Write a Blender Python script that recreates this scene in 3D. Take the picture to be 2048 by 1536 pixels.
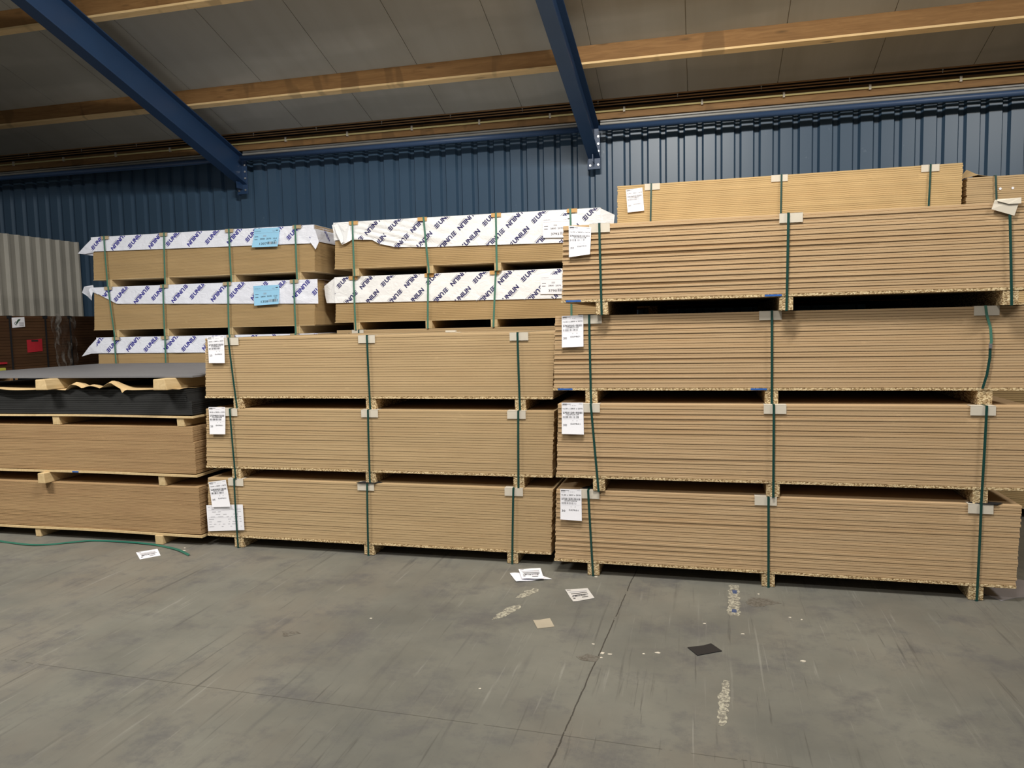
import bpy, bmesh, math, random
from mathutils import Vector, Matrix, noise
for o in list(bpy.data.objects): bpy.data.objects.remove(o)
S = bpy.context.scene
C = S.collection
rnd = random.Random(7)

# ------------------------------------------------------------------ camera
YAW, PITCH, ROLL, CAMH, FPX = -.2464, -.0803, -.0215, 1.729, 1505.5
fwd = Vector((math.sin(YAW)*math.cos(PITCH), math.cos(YAW)*math.cos(PITCH), math.sin(PITCH)))
rt = Vector((math.cos(YAW), -math.sin(YAW), 0)); up = rt.cross(fwd)
c_, s_ = math.cos(ROLL), math.sin(ROLL)
rt2 = rt*c_ + up*s_; up2 = up*c_ - rt*s_
cd = bpy.data.cameras.new('camera'); cam = bpy.data.objects.new('camera', cd); C.objects.link(cam)
M = Matrix((rt2, up2, -fwd)).transposed().to_4x4(); M.translation = Vector((0, 0, CAMH)); cam.matrix_world = M
cd.sensor_fit = 'HORIZONTAL'; cd.sensor_width = 36; cd.lens = FPX/2048*36; cd.clip_end = 200
S.camera = cam
# ------------------------------------------------------------------ world, lights, exposure
W = bpy.data.worlds.new('hall_air'); S.world = W; W.use_nodes = True
W.node_tree.nodes['Background'].inputs[0].default_value = (.80, .86, .92, 1)
W.node_tree.nodes['Background'].inputs[1].default_value = .17
S.view_settings.view_transform = 'Standard'; S.view_settings.look = 'None'
S.view_settings.gamma = 1; S.view_settings.use_curve_mapping = False
S.view_settings.exposure = -.06
def lamp(name, loc, power, sx, sy, col, tgt=None, spread=3.14):
    l = bpy.data.lights.new(name, 'AREA'); l.shape = 'RECTANGLE'; l.size = sx; l.size_y = sy; l.energy = power; l.color = col; l.spread = spread
    o = bpy.data.objects.new(name, l); C.objects.link(o); o.location = loc
    if tgt: o.rotation_euler = (Vector(tgt)-Vector(loc)).to_track_quat('-Z', 'Y').to_euler()
    return o
WARM = (1, .955, .87)
lamp('hall_light', (-.5, 2.8, 5.7), 330, 1.5, .3, WARM, (-2.2, 6.6, 2.0))
lamp('hall_light', (5.5, 2.4, 5.7), 230, 1.5, .3, WARM, (3.5, 5.6, 1.0))
lamp('hall_light', (-6.3, 1.8, 5.4), 200, 1.5, .3, WARM, (-6.0, 3.3, 0), 2.1)
lamp('hall_light', (-1.5, -3.0, 7.2), 300, 1.5, .3, WARM, (-1.0, 1.0, 0))

# ------------------------------------------------------------------ materials
def lin(r, g, b):
    f = lambda v: (v/255/12.92) if v/255 <= .04045 else ((v/255+.055)/1.055)**2.4
    return (f(r), f(g), f(b), 1)
class N:
    """small node helper"""
    def __init__(s, name):
        s.m = bpy.data.materials.new(name); s.m.use_nodes = True; s.t = s.m.node_tree
        s.b = s.t.nodes['Principled BSDF']; s.oc = s.add('ShaderNodeTexCoord').outputs['Object']
    def add(s, typ, **kw):
        n = s.t.nodes.new(typ)
        for k, v in kw.items(): setattr(n, k, v)
        return n
    def link(s, a, b): s.t.links.new(a, b)
    def mapping(s, scale=(1, 1, 1), rot=(0, 0, 0), loc=(0, 0, 0)):
        n = s.add('ShaderNodeMapping'); s.link(s.oc, n.inputs[0])
        n.inputs['Scale'].default_value = scale; n.inputs['Rotation'].default_value = rot; n.inputs['Location'].default_value = loc
        return n.outputs[0]
    def noise(s, vec, scale, detail=4, rough=.55, dist=0):
        n = s.add('ShaderNodeTexNoise'); s.link(vec, n.inputs['Vector']); n.inputs['Scale'].default_value = scale
        n.inputs['Detail'].default_value = detail; n.inputs['Roughness'].default_value = rough; n.inputs['Distortion'].default_value = dist
        return n.outputs['Fac']
    def ramp(s, fac, stops):
        n = s.add('ShaderNodeValToRGB'); s.link(fac, n.inputs[0]); e = n.color_ramp.elements
        while len(e) < len(stops): e.new(.5)
        for el, (p, c) in zip(e, stops): el.position = p; el.color = c if len(c) == 4 else (*c, 1)
        return n.outputs[0]
    def mix(s, fac, a, b, mode='MIX'):
        n = s.add('ShaderNodeMix', data_type='RGBA', blend_type=mode)
        for sock, v in ((n.inputs[0], fac), (n.inputs[6], a), (n.inputs[7], b)):
            if isinstance(v, (int, float)): sock.default_value = v
            elif isinstance(v, tuple): sock.default_value = v
            else: s.link(v, sock)
        return n.outputs[2]
    def math(s, op, a, b=0, clamp=False):
        n = s.add('ShaderNodeMath', operation=op, use_clamp=clamp)
        for i, v in ((0, a), (1, b)):
            if isinstance(v, (int, float)): n.inputs[i].default_value = v
            else: s.link(v, n.inputs[i])
        return n.outputs[0]
    def bump(s, h, strength=.3, dist=.002):
        n = s.add('ShaderNodeBump'); s.link(h, n.inputs['Height']); n.inputs['Strength'].default_value = strength
        n.inputs['Distance'].default_value = dist; s.link(n.outputs[0], s.b.inputs['Normal'])
    def out(s, col=None, rough=.6, metal=0, spec=.5):
        if col is not None:
            if isinstance(col, tuple): s.b.inputs['Base Color'].default_value = col
            else: s.link(col, s.b.inputs['Base Color'])
        if isinstance(rough, (int, float)): s.b.inputs['Roughness'].default_value = rough
        else: s.link(rough, s.b.inputs['Roughness'])
        s.b.inputs['Metallic'].default_value = metal; s.b.inputs['Specular IOR Level'].default_value = spec
        return s.m
def BW(v): return (v, v, v, 1)

def board_mat(name, c0, c1, fine=60.):
    n = N(name)
    big = n.noise(n.mapping((1.2, 1.2, 5)), 1.3, 4)
    streak = n.noise(n.mapping((.8, .8, fine)), 1.0, 2)
    grain = n.noise(n.oc, 420, 2)
    col = n.mix(n.ramp(big, [(.35, BW(0)), (.65, BW(1))]), c0, c1)
    col = n.mix(n.ramp(streak, [(.38, BW(.55)), (.6, BW(0))]), col, tuple(v*.8 for v in c0[:3])+(1,))
    col = n.mix(n.ramp(grain, [(.3, BW(.25)), (.7, BW(0))]), col, tuple(v*.6 for v in c0[:3])+(1,))
    # pale rubbed scuffs with a shape of their own
    sc = n.math('MULTIPLY', n.ramp(n.noise(n.mapping((2.1, 2, 5.0), loc=(3, 1, 7)), 1.6, 6, .7), [(.66, BW(0)), (.72, BW(.5))]), .6)
    col = n.mix(sc, col, tuple(min(1, v*1.35) for v in c0[:3])+(1,))
    return n.out(col, .82, spec=.2)
MDF = board_mat('mdf_warm', lin(196, 168, 132), lin(188, 158, 121))
MDF2 = board_mat('mdf_tan', lin(190, 164, 126), lin(181, 154, 117))
MDF3 = board_mat('mdf_yellow', lin(200, 172, 126), lin(192, 163, 118), 30)
MDF4 = board_mat('mdf_fine', lin(180, 153, 112), lin(171, 144, 103), 30)
MDFA = board_mat('mdf_thin', lin(176, 146, 108), lin(164, 133, 98), 150)
def speckle(name):
    n = N(name)
    v = n.add('ShaderNodeTexVoronoi'); n.link(n.mapping((1, .5, 1.7)), v.inputs['Vector']); v.inputs['Scale'].default_value = 130
    r = n.add('ShaderNodeSeparateColor'); n.link(v.outputs['Color'], r.inputs[0])
    col = n.ramp(r.outputs[0], [(0, lin(104, 80, 52)), (.3, lin(158, 132, 96)), (.6, lin(198, 174, 134)), (1, lin(232, 214, 176))])
    n.bump(r.outputs[0], .5, .001)
    return n.out(col, .85, spec=.2)
CHIP = speckle('particleboard')
def wood(name, a, b, knots=True, scale=1., along='x'):
    n = N(name)
    sc = {'x': (1.2, 14, 14), 'y': (14, 1.2, 14), 'z': (14, 14, 1.2)}[along]
    g = n.noise(n.mapping(tuple(v*scale for v in sc)), 2.2, 5, .6, 1.2)
    col = n.mix(n.ramp(g, [(.3, BW(0)), (.7, BW(1))]), a, b)
    if knots:
        v = n.add('ShaderNodeTexVoronoi'); n.link(n.mapping({'x': (1.1, 5, 5), 'y': (5, 1.1, 5), 'z': (5, 5, 1.1)}[along]), v.inputs['Vector']); v.inputs['Scale'].default_value = 1.6
        col = n.mix(n.ramp(v.outputs['Distance'], [(.05, BW(.9)), (.15, BW(0))]), col, tuple(x*.35 for x in a[:3])+(1,))
    st = n.noise(n.mapping((.6, .6, .6), loc=(4, 2, 1)), 1.4, 3)
    if knots:
        w = n.ramp(n.noise(n.mapping((2.2, .5, .5), loc=(1, 7, 2)), 1.5, 2), [(.60, BW(0)), (.63, BW(.5))]); col = n.mix(w, col, tuple(x*.4 for x in a[:3])+(1,))
    col = n.mix(n.ramp(st, [(.35, BW(0)), (.7, BW(.45))]), col, tuple(x*.6 for x in a[:3])+(1,))
    return n.out(col, .7, spec=.3)
PINE = wood('pale_pine', lin(212, 188, 146), lin(190, 164, 120), False, 1., 'y')
PURLIN = wood('spruce_purlin', lin(148, 112, 70), lin(122, 88, 52))
LITWOOD = wood('lit_underside_spruce', lin(238, 208, 158), lin(222, 188, 134))  # paler than the purlin wood, carries the light on its underside
PLANK = wood('spruce_wall_plate', lin(150, 116, 76), lin(124, 92, 58))
def plain(name, col, rough=.5, metal=0, var=.12, scale=6, spec=.5):
    n = N(name)
    f = n.ramp(n.noise(n.oc, scale, 4), [(.3, BW(0)), (.7, BW(1))])
    return n.out(n.mix(f, col, tuple(v*(1-var) for v in col[:3])+(1,)), rough, metal, spec)
STRAPD = plain('dark_green_strap', lin(16, 62, 56), .38)
STRAPT = plain('teal_strap', lin(72, 120, 104), .4)
CARD = plain('grey_card', lin(206, 198, 184), .8, var=.06)
CARDB = plain('brown_card', lin(206, 164, 108), .8, var=.1)
CARDG = plain('beige_card', lin(178, 160, 130), .8, var=.1)
PAPER = plain('white_paper', lin(238, 238, 246), .6, var=.03)
PAPERB = plain('light_blue_paper', lin(150, 205, 240), .6, var=.05)
INK = plain('black_ink', lin(38, 38, 44), .6, var=0)
INKG = plain('grey_ink', lin(150, 150, 158), .6, var=0)
NAVY = plain('navy_print', lin(36, 34, 92), .5, var=0)
BLUEP = plain('blue_print', lin(44, 42, 140), .5, var=0)
GREYP = plain('grey_print', lin(140, 140, 150), .5, var=0)
def film(name, col):
    n = N(name)
    h = n.noise(n.mapping((1, 1, 1.6)), 9, 5, .6, 1.5)
    n.bump(h, .35, .02)
    return n.out(n.mix(n.ramp(n.noise(n.oc, 5, 3), [(.3, BW(0)), (.7, BW(1))]), col, tuple(v*.95 for v in col[:3])+(1,)), .32, spec=.5)
FILM = film('white_film', lin(238, 240, 244)); FILMD = film('cool_white_film', lin(232, 236, 250))
BLACKB = plain('black_board', lin(33, 34, 35), .7, var=.25, scale=3)
GREYB = plain('dark_grey_sheet', lin(112, 112, 116), .55, var=.10, scale=2)
KRAFT = plain('kraft_paper', lin(196, 168, 124), .8, var=.15)
BROWNB = board_mat('brown_board', lin(84, 58, 38), lin(66, 45, 29), 40)
RED = plain('red_paper', lin(170, 34, 46), .6)
YEL = plain('yellow_plastic', lin(190, 190, 80), .6)
STEELB = plain('blue_steel_paint', lin(42, 68, 104), .42, var=.12, scale=2)
DARKB = plain('dark_blue_steel', lin(58, 82, 118), .42, var=.12, scale=2)
ZINC = plain('zinc', lin(205, 205, 205), .3, .9)
ALU = plain('grey_conduit', lin(176, 174, 168), .35, .3)
YCAB = plain('cream_conduit', lin(222, 208, 148), .5)
BROWNC = plain('brown_batten', lin(160, 124, 84), .7)
DARK = plain('recess_shade_and_print', lin(40, 32, 26), .9)
BLKPAD = plain('black_rubber', lin(30, 31, 35), .55)
BLUEM = plain('blue_marker', lin(38, 92, 170), .6)
PLG = plain('grey_plastic', lin(140, 136, 140), .35)

def wall_mat():
    n = N('blue_cladding')
    col = n.mix(n.ramp(n.noise(n.mapping((.5, .5, .3)), 1.2, 4), [(.3, BW(0)), (.7, BW(1))]), lin(66, 90, 114), lin(58, 82, 106))
    sm = n.ramp(n.noise(n.mapping((3, 3, 2), loc=(2, 5, 1)), 1.8, 6, .7), [(.68, BW(0)), (.75, BW(.25))])
    return n.out(n.mix(sm, col, lin(150, 165, 180)), .38, spec=.5)
WALLM = wall_mat()
def part_mat():
    n = N('white_cladding')
    col = n.mix(n.ramp(n.noise(n.mapping((2, 2, .6)), 2, 5), [(.3, BW(0)), (.7, BW(1))]), lin(170, 167, 158), lin(152, 149, 141))
    return n.out(col, .45)
PARTM = part_mat()
def ceil_mat():
    n = N('grey_roof_panel')
    a = n.noise(n.mapping((.25, 1.2, .25)), 1.0, 3)
    col = n.mix(n.ramp(a, [(.42, BW(0)), (.5, BW(1))]), lin(180, 178, 170), lin(168, 166, 158))
    d = n.noise(n.mapping((2.5, .25, .25)), 1.6, 4)
    col = n.mix(n.ramp(d, [(.4, BW(0)), (.75, BW(.4))]), col, lin(150, 145, 132))
    return n.out(col, .6, spec=.3)
CEILM = ceil_mat()
def floor_mat():
    n = N('worn_concrete')
    base = n.mix(n.ramp(n.noise(n.oc, .9, 6, .6), [(.35, BW(0)), (.65, BW(1))]), lin(117, 116, 108), lin(95, 95, 90))
    warm = n.ramp(n.noise(n.mapping((1, .6, 1), loc=(9, 3, 0)), .7, 5, .65), [(.45, BW(0)), (.7, BW(.5))])
    base = n.mix(warm, base, lin(116, 106, 95))
    blot = n.ramp(n.noise(n.mapping((1, 1, 1), loc=(1, 8, 0)), 2.6, 8, .75), [(.50, BW(0)), (.64, BW(.75))])
    base = n.mix(blot, base, lin(88, 87, 87))
    # long tyre and drag marks in a few directions
    MARK = 1
    for i, (ang, sx, sy, lo, hi, amt, c) in enumerate(((.12, 26, .8, .60, .70, .6, (74, 72, 70)), (-.45, 30, 1.0, .63, .72, .5, (146, 145, 138)),
                                       (-.62, 13, .8, .60, .74, .45, (78, 77, 78)), (1.5, 24, 1.2, .65, .74, .35, (80, 78, 74)), (-.12, 40, 1.1, .66, .73, .5, (146, 144, 137)), (.05, 34, 1.3, .62, .70, .6, (70, 68, 66)), (-.5, 26, 1.1, .64, .72, .45, (150, 148, 142)), (.35, 20, .8, .64, .74, .5, (76, 74, 74)))):
        m = n.mapping((sx, sy, 1), (0, 0, ang), (i*3.1, i*1.7, 0))
        f = n.ramp(n.noise(m, 1.0, 4, .6, .25), [(lo, BW(0)), (hi, BW(1))])
        gate = n.ramp(n.noise(n.mapping((1, 1, 1), loc=(i*5, 2*i, 3)), .8, 3), [(.42, BW(0)), (.6, BW(1))])
        base = n.mix(n.math('MULTIPLY', n.math('MULTIPLY', f, gate), amt), base, lin(*c))
    speck = n.ramp(n.noise(n.oc, 14, 8, .8), [(.66, BW(0)), (.72, BW(.8))])
    base = n.mix(speck, base, lin(136, 133, 126))
    # crack running away from the camera and the cast joint across it
    sx = n.add('ShaderNodeSeparateXYZ'); n.link(n.oc, sx.inputs[0])
    wob = n.math('MULTIPLY', n.math('SUBTRACT', n.noise(n.oc, 5, 6, .75), .5), .022)
    line = n.math('SUBTRACT', n.math('ADD', sx.outputs[0], wob), n.math('ADD', n.math('MULTIPLY', n.math('SUBTRACT', sx.outputs[1], 3.2), .0589), -.551))
    ck = n.math('MULTIPLY', n.math('LESS_THAN', n.math('ABSOLUTE', line), .0035), n.math('GREATER_THAN', sx.outputs[1], 2.6))
    wob2 = n.math('MULTIPLY', n.math('SUBTRACT', n.noise(n.oc, 1.5, 4), .5), .02)
    l2 = n.math('SUBTRACT', n.math('ADD', sx.outputs[1], wob2), n.math('ADD', n.math('MULTIPLY', sx.outputs[0], -.040), 2.96))
    jt = n.math('MULTIPLY', n.math('LESS_THAN', n.math('ABSOLUTE', l2), .0022), n.math('LESS_THAN', sx.outputs[0], .6))
    brk = n.math('GREATER_THAN', n.noise(n.oc, 6, 3), .38)
    f = n.math('MULTIPLY', n.math('MAXIMUM', ck, n.math('MULTIPLY', jt, .7)), n.math('MULTIPLY', brk, .85))
    base = n.mix(f, base, lin(52, 48, 44))
    n.bump(n.noise(n.oc, 30, 6, .7), .12, .002)
    return n.out(base, n.ramp(n.noise(n.oc, 3, 4), [(.3, BW(.5)), (.7, BW(.7))]), spec=.35)
FLOORM = floor_mat()

# ------------------------------------------------------------------ mesh helpers
class MB:
    def __init__(s): s.v = []; s.f = []; s.m = []
    def quad(s, pts, mi=0):
        i = len(s.v); s.v += [tuple(p) for p in pts]; s.f.append(tuple(range(i, i+len(pts)))); s.m.append(mi)
    def hexa(s, p, mi=0):
        """p: 4 bottom (ccw) + 4 top"""
        i = len(s.v); s.v += [tuple(q) for q in p]
        for f in ((3, 2, 1, 0), (4, 5, 6, 7), (0, 1, 5, 4), (1, 2, 6, 5), (2, 3, 7, 6), (3, 0, 4, 7)):
            s.f.append(tuple(i+k for k in f)); s.m.append(mi)
    def box(s, x0, x1, y0, y1, z0, z1, mi=0):
        s.hexa([(x0, y0, z0), (x1, y0, z0), (x1, y1, z0), (x0, y1, z0), (x0, y0, z1), (x1, y0, z1), (x1, y1, z1), (x0, y1, z1)], mi)
    def tube(s, a, b, r, n=12, mi=0):
        a, b = Vector(a), Vector(b); d = (b-a).normalized()
        u = d.cross(Vector((0, 0, 1)) if abs(d.z) < .9 else Vector((1, 0, 0))).normalized(); w = d.cross(u)
        i = len(s.v)
        for p in (a, b):
            for k in range(n):
                t = 2*math.pi*k/n; s.v.append(tuple(p+u*math.cos(t)*r+w*math.sin(t)*r))
        for k in range(n):
            s.f.append((i+k, i+(k+1) % n, i+n+(k+1) % n, i+n+k)); s.m.append(mi)
        s.f.append(tuple(i+k for k in reversed(range(n)))); s.m.append(mi)
        s.f.append(tuple(i+n+k for k in range(n))); s.m.append(mi)
    def grid(s, fn, nu, nv, th=0, nrm=(0, -1, 0), mi=0):
        """fn(u,v) -> point; th>0 gives a closed sheet of that thickness"""
        nrm = Vector(nrm); i = len(s.v); P = [[Vector(fn(a/nu, b/nv)) for a in range(nu+1)] for b in range(nv+1)]
        for lay in ((0, 1) if th else (0,)):
            for r in P:
                for p in r: s.v.append(tuple(p-nrm*th*lay))
        W_ = nu+1; T = W_*(nv+1)
        for b in range(nv):
            for a in range(nu):
                q = (i+b*W_+a, i+b*W_+a+1, i+(b+1)*W_+a+1, i+(b+1)*W_+a)
                s.f.append(q); s.m.append(mi)
                if th: s.f.append(tuple(x+T for x in reversed(q))); s.m.append(mi)
        if th:
            rim = [b_ for b_ in range(W_)] + [b*W_+nu for b in range(1, nv+1)] + [nv*W_+a for a in range(nu-1, -1, -1)] + [b*W_ for b in range(nv-1, 0, -1)]
            for k in range(len(rim)):
                p, q = rim[k], rim[(k+1) % len(rim)]
                s.f.append((i+q, i+p, i+p+T, i+q+T)); s.m.append(mi)
    def poly(s, pts, th=.002, mi=0):
        """thick flat polygon standing in XZ: pts (x,y,z) listed around, thickness along +y"""
        i = len(s.v); n = len(pts); s.v += [tuple(p) for p in pts] + [(p[0], p[1]+th, p[2]) for p in pts]
        s.f.append(tuple(range(i, i+n))); s.f.append(tuple(reversed(range(i+n, i+2*n)))); s.m += [mi, mi]
        for k in range(n): s.f.append((i+(k+1) % n, i+k, i+n+k, i+n+(k+1) % n)); s.m.append(mi)
    def slab(s, pts, z0, z1, mi=0):
        """flat polygon lying in XY"""
        i = len(s.v); n = len(pts); s.v += [(p[0], p[1], z0 if len(p) < 3 else z0+p[2]) for p in pts] + [(p[0], p[1], z1 if len(p) < 3 else z1+p[2]) for p in pts]
        s.f.append(tuple(reversed(range(i, i+n)))); s.f.append(tuple(range(i+n, i+2*n))); s.m += [mi, mi]
        for k in range(n): s.f.append((i+k, i+(k+1) % n, i+n+(k+1) % n, i+n+k)); s.m.append(mi)
    def build(s, name, mats, parent=None, smooth=False, bevel=0, recalc=True):
        me = bpy.data.meshes.new(name); me.from_pydata(s.v, [], s.f)
        mats = mats if isinstance(mats, (list, tuple)) else [mats]
        for m in mats: me.materials.append(m)
        if len(mats) > 1:
            for p, mi in zip(me.polygons, s.m): p.material_index = mi
        if recalc:
            bm = bmesh.new(); bm.from_mesh(me); bmesh.ops.recalc_face_normals(bm, faces=bm.faces); bm.to_mesh(me); bm.free()
        if smooth:
            for p in me.polygons: p.use_smooth = True
        o = bpy.data.objects.new(name, me); C.objects.link(o)
        if parent: o.parent = parent
        if bevel:
            b = o.modifiers.new('bevel', 'BEVEL'); b.width = bevel; b.segments = 2; b.limit_method = 'ANGLE'
        return o
def tag(o, label=None, cat=None, group=None, kind=None):
    if label: o['label'] = label
    if cat: o['category'] = cat
    if group: o['group'] = group
    if kind: o['kind'] = kind
    return o
def empty(name, loc, rz=0, **kw):
    o = bpy.data.objects.new(name, None); C.objects.link(o); o.location = loc; o.rotation_euler = (0, 0, rz); o.empty_display_size = .1
    return tag(o, **kw)
TXT = {}
def glyphs(body, bold=0.0):
    """text as a flat mesh normalised to x from 0, cap height 1"""
    if (body, bold) in TXT: return TXT[(body, bold)]
    cu = bpy.data.curves.new('text', 'FONT'); cu.body = body; cu.size = 1; cu.offset = bold; cu.resolution_u = 3
    ob = bpy.data.objects.new('text', cu); C.objects.link(ob)
    dg = bpy.context.evaluated_depsgraph_get(); me = bpy.data.meshes.new_from_object(ob.evaluated_get(dg))
    V = [(v.co.x, v.co.y) for v in me.vertices]; F = [tuple(p.vertices) for p in me.polygons]
    bpy.data.objects.remove(ob); bpy.data.curves.remove(cu); bpy.data.meshes.remove(me)
    x0 = min(v[0] for v in V); x1 = max(v[0] for v in V); y1 = max(v[1] for v in V)
    V = [((v[0]-x0)/y1, v[1]/y1) for v in V]
    TXT[(body, bold)] = (V, F, (x1-x0)/y1); return TXT[(body, bold)]
def put_text(mb, body, x, y, h, fn, width=None, bold=0., mi=0):
    V, F, w = glyphs(body, bold); k = (width/(w*h)) if width else 1; i = len(mb.v)
    mb.v += [fn(x+a*h*k, y+b*h) for a, b in V]
    for f in F: mb.f.append(tuple(i+q for q in f)); mb.m.append(mi)
def put_bar(mb, x0, x1, y0, y1, fn, mi=0):
    n = max(1, int((x1-x0)/.03)); 
    for k in range(n):
        a = x0+(x1-x0)*k/n; b = x0+(x1-x0)*(k+1)/n
        mb.quad([fn(a, y0), fn(b, y0), fn(b, y1), fn(a, y1)], mi)

# ------------------------------------------------------------------ the setting
YW = 9.75
def roof(y, c=4.31): return c + .318*(9.6-y)
mb = MB(); mb.box(-16, 12, -9, 11, -.12, 0); tag(mb.build('floor', FLOORM), kind='structure')
# rear wall of trapezoid cladding, grooves set back
mb = MB(); P = .2225; x = -16.0+.02
prof = []
while x < 12:
    prof += [(x, 0), (x+.132, 0), (x+.154, .046), (x+.200, .046)]; x += P
for (xa, da), (xb, db) in zip(prof[:-1], prof[1:]):
    mb.quad([(xa, YW+da, 0), (xb, YW+db, 0), (xb, YW+db, 4.62), (xa, YW+da, 4.62)])
mb.box(-16, 12, YW+.06, YW+.10, 0, 4.62)
tag(mb.build('wall_back', WALLM, recalc=False), kind='structure')
# ceiling: one metre roof panels with open seams, eaves recess behind
mb = MB()
for i in range(28):
    xa = -16.14+i*1.0; xb = xa+.992
    for (ya, yb) in ((9.32, -9),):
        p = [(xa, yb, roof(yb)), (xb, yb, roof(yb)), (xb, ya, roof(ya)), (xa, ya, roof(ya))]
        mb.hexa(p+[(q[0], q[1], q[2]+.05) for q in p])
        mb.quad([(xb, yb, roof(yb)+.012), (xb+.008, yb, roof(yb)+.012), (xb+.008, ya, roof(ya)+.012), (xb, ya, roof(ya)+.012)])
tag(mb.build('ceiling', CEILM, recalc=False), kind='structure')
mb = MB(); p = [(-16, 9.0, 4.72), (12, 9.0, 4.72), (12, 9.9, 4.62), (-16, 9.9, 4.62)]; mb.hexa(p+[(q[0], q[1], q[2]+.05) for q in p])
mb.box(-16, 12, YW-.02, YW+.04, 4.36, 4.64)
tag(mb.build('trim_1', DARK), kind='structure')  # eaves recess: its darkness is shade put into the brown colour
mb = MB(); mb.box(11.9, 12.1, -9, 9.8, 0, 10.3); mb.box(-16.1, -16, -9, 9.8, 0, 10.3)
tag(mb.build('wall_sides', PARTM), kind='structure')

# white ribbed cladding partition, running along y, ribs toward the hall
XP = -9.25
mb = MB(); y = 3.0; prof = []
while y < 9.55:
    prof += [(y, 0), (y+.100, 0), (y+.134, .036), (y+.160, .036)]; y += .172
prof.append((y, 0))
for (ya, da), (yb, db) in zip(prof[:-1], prof[1:]):
    mb.quad([(XP+da, ya, 0), (XP+db, yb, 0), (XP+db, yb, 3.105), (XP+da, ya, 3.105)])
mb.box(XP-.10, XP-.02, 3.0, y+.03, 0, 3.10)
mb.box(XP-.10, XP+.0, y, y+.02, 0, 3.10)
tag(mb.build('wall_left', PARTM, recalc=False), kind='structure')

# purlins
def purlin(y, label, x0=-15, x1=11.5, group=None):
    e = empty('roof_purlin', (0, y, roof(y)), label=label, cat='roof beam')
    mb = MB(); ny, nz = .303, -.953; ty, tz = .953, -.303*1.0
    H, T = .165, .068
    a = Vector((0, 0, 0)); n_ = Vector((0, ny, nz)); t_ = Vector((0, ty, -.303))
    pts = [a+n_*H, a+n_*H+t_*T, a+t_*T, a]
    for k in range(0, 1):
        P0 = [Vector((x0, 0, 0))+q for q in pts]; P1 = [Vector((x1, 0, 0))+q for q in pts]
        mb.hexa([P0[0], P1[0], P1[1], P0[1], P0[3], P1[3], P1[2], P0[2]])
    mb.build('beam', PURLIN, e, bevel=.004)
    mb = MB(); bt = .022  # added strip: brightness of the purlin's underside is put into its colour
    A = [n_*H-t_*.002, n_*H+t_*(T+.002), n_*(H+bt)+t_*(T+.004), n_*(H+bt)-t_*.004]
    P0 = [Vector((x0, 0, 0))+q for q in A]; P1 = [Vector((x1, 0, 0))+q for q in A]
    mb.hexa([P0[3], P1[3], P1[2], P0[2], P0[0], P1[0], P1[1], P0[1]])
    o = mb.build('lit_underside_strip', LITWOOD, e); o['label'] = 'added pale strip imitating the lit underside'
    return e
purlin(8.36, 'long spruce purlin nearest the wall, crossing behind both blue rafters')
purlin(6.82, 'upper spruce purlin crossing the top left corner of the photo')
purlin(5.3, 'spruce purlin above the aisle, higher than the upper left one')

# rafters
def rafter(xc, skew, label):
    e = empty('steel_rafter', (xc, 9.62, 3.70), label=label, cat='steel beam')
    def P(x, y, z): return (x-skew*(9.62-y), y-9.62, z-3.70)
    def zl(y): return 3.765+.318*(9.6-y)
    y0, y1 = 9.60, -8.0
    def bar(xa, xb, dz0, dz1, ya=y0, yb=y1):
        return [P(xa, yb, zl(yb)+dz0), P(xb, yb, zl(yb)+dz0), P(xb, ya, zl(ya)+dz0), P(xa, ya, zl(ya)+dz0),
                P(xa, yb, zl(yb)+dz1), P(xb, yb, zl(yb)+dz1), P(xb, ya, zl(ya)+dz1), P(xa, ya, zl(ya)+dz1)]
    mb = MB(); mb.hexa(bar(-.075, .075, 0, .013)); mb.build('bottom_flange', STEELB, e, bevel=.002)
    mb = MB(); mb.hexa(bar(-.075, .075, .362, .375)); mb.build('top_flange', STEELB, e, bevel=.002)
    mb = MB(); mb.hexa(bar(-.005, .005, .013, .362)); mb.build('web', STEELB, e)
    mb = MB(); mb.box(-.075, .075, -.02, 0.0, -.065, .44); mb.box(-.085, -.077, -.02, .06, -.075, .05); mb.build('end_plate', STEELB, e, bevel=.002)
    mb = MB(); mb.box(-.005, .005, -.16, -.02, .0, .09)
    mb.build('stiffener', STEELB, e)
    for bx, bz in ((-.05, -.02), (.05, -.015), (.055, .15), (.055, .24), (.055, .33)):
        m2 = MB(); m2.tube((bx, -.02, bz), (bx, -.034, bz), .014, 8); m2.build('bolt', ZINC, e)
    return e
rafter(-6.28, 0, 'blue steel rafter descending on the left, behind the wrapped packs with blue labels')
rafter(-1.29, .028, 'blue steel rafter descending in the middle of the photo above the white wrapped packs')

# eaves: wall plate, battens, conduits, blue tube
e = empty('wall_plate_beam', (0, 9.5, 4.21), label='spruce beam under the eaves carrying the cream conduit along the blue wall', cat='roof beam')
MB_ = MB(); MB_.box(-15, 11.5, 0, .07, 0, .135); MB_.build('beam', PLANK, e, bevel=.004)
def run(name, y, z, r, mat, label, cat, clips=None, cm=None, x0=-15, x1=11.5, smooth=True):
    e = empty(name, (0, y, z), label=label, cat=cat)
    segs = ((x0, -6.375), (-6.185, -1.385), (-1.195, x1)) if z < 4.25 else ((x0, x1),)
    for xa, xb in segs: m = MB(); m.tube((xa, 0, 0), (xb, 0, 0), r, 16); m.build('pipe', mat, e, smooth=False)
    if clips:
        k = x0+.3
        while k < x1:
            if -11 < k < 5:
                m = MB(); m.box(k-.012, k+.012, -r-.004, .012, -r-.012, r+.022); m.build('clip', cm, e)
            k += clips
    return e
run('conduit', 9.482, 4.298, .012, YCAB, 'cream cable conduit clipped along the spruce eaves beam', 'conduit', .92, CARD)
tb = None
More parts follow.
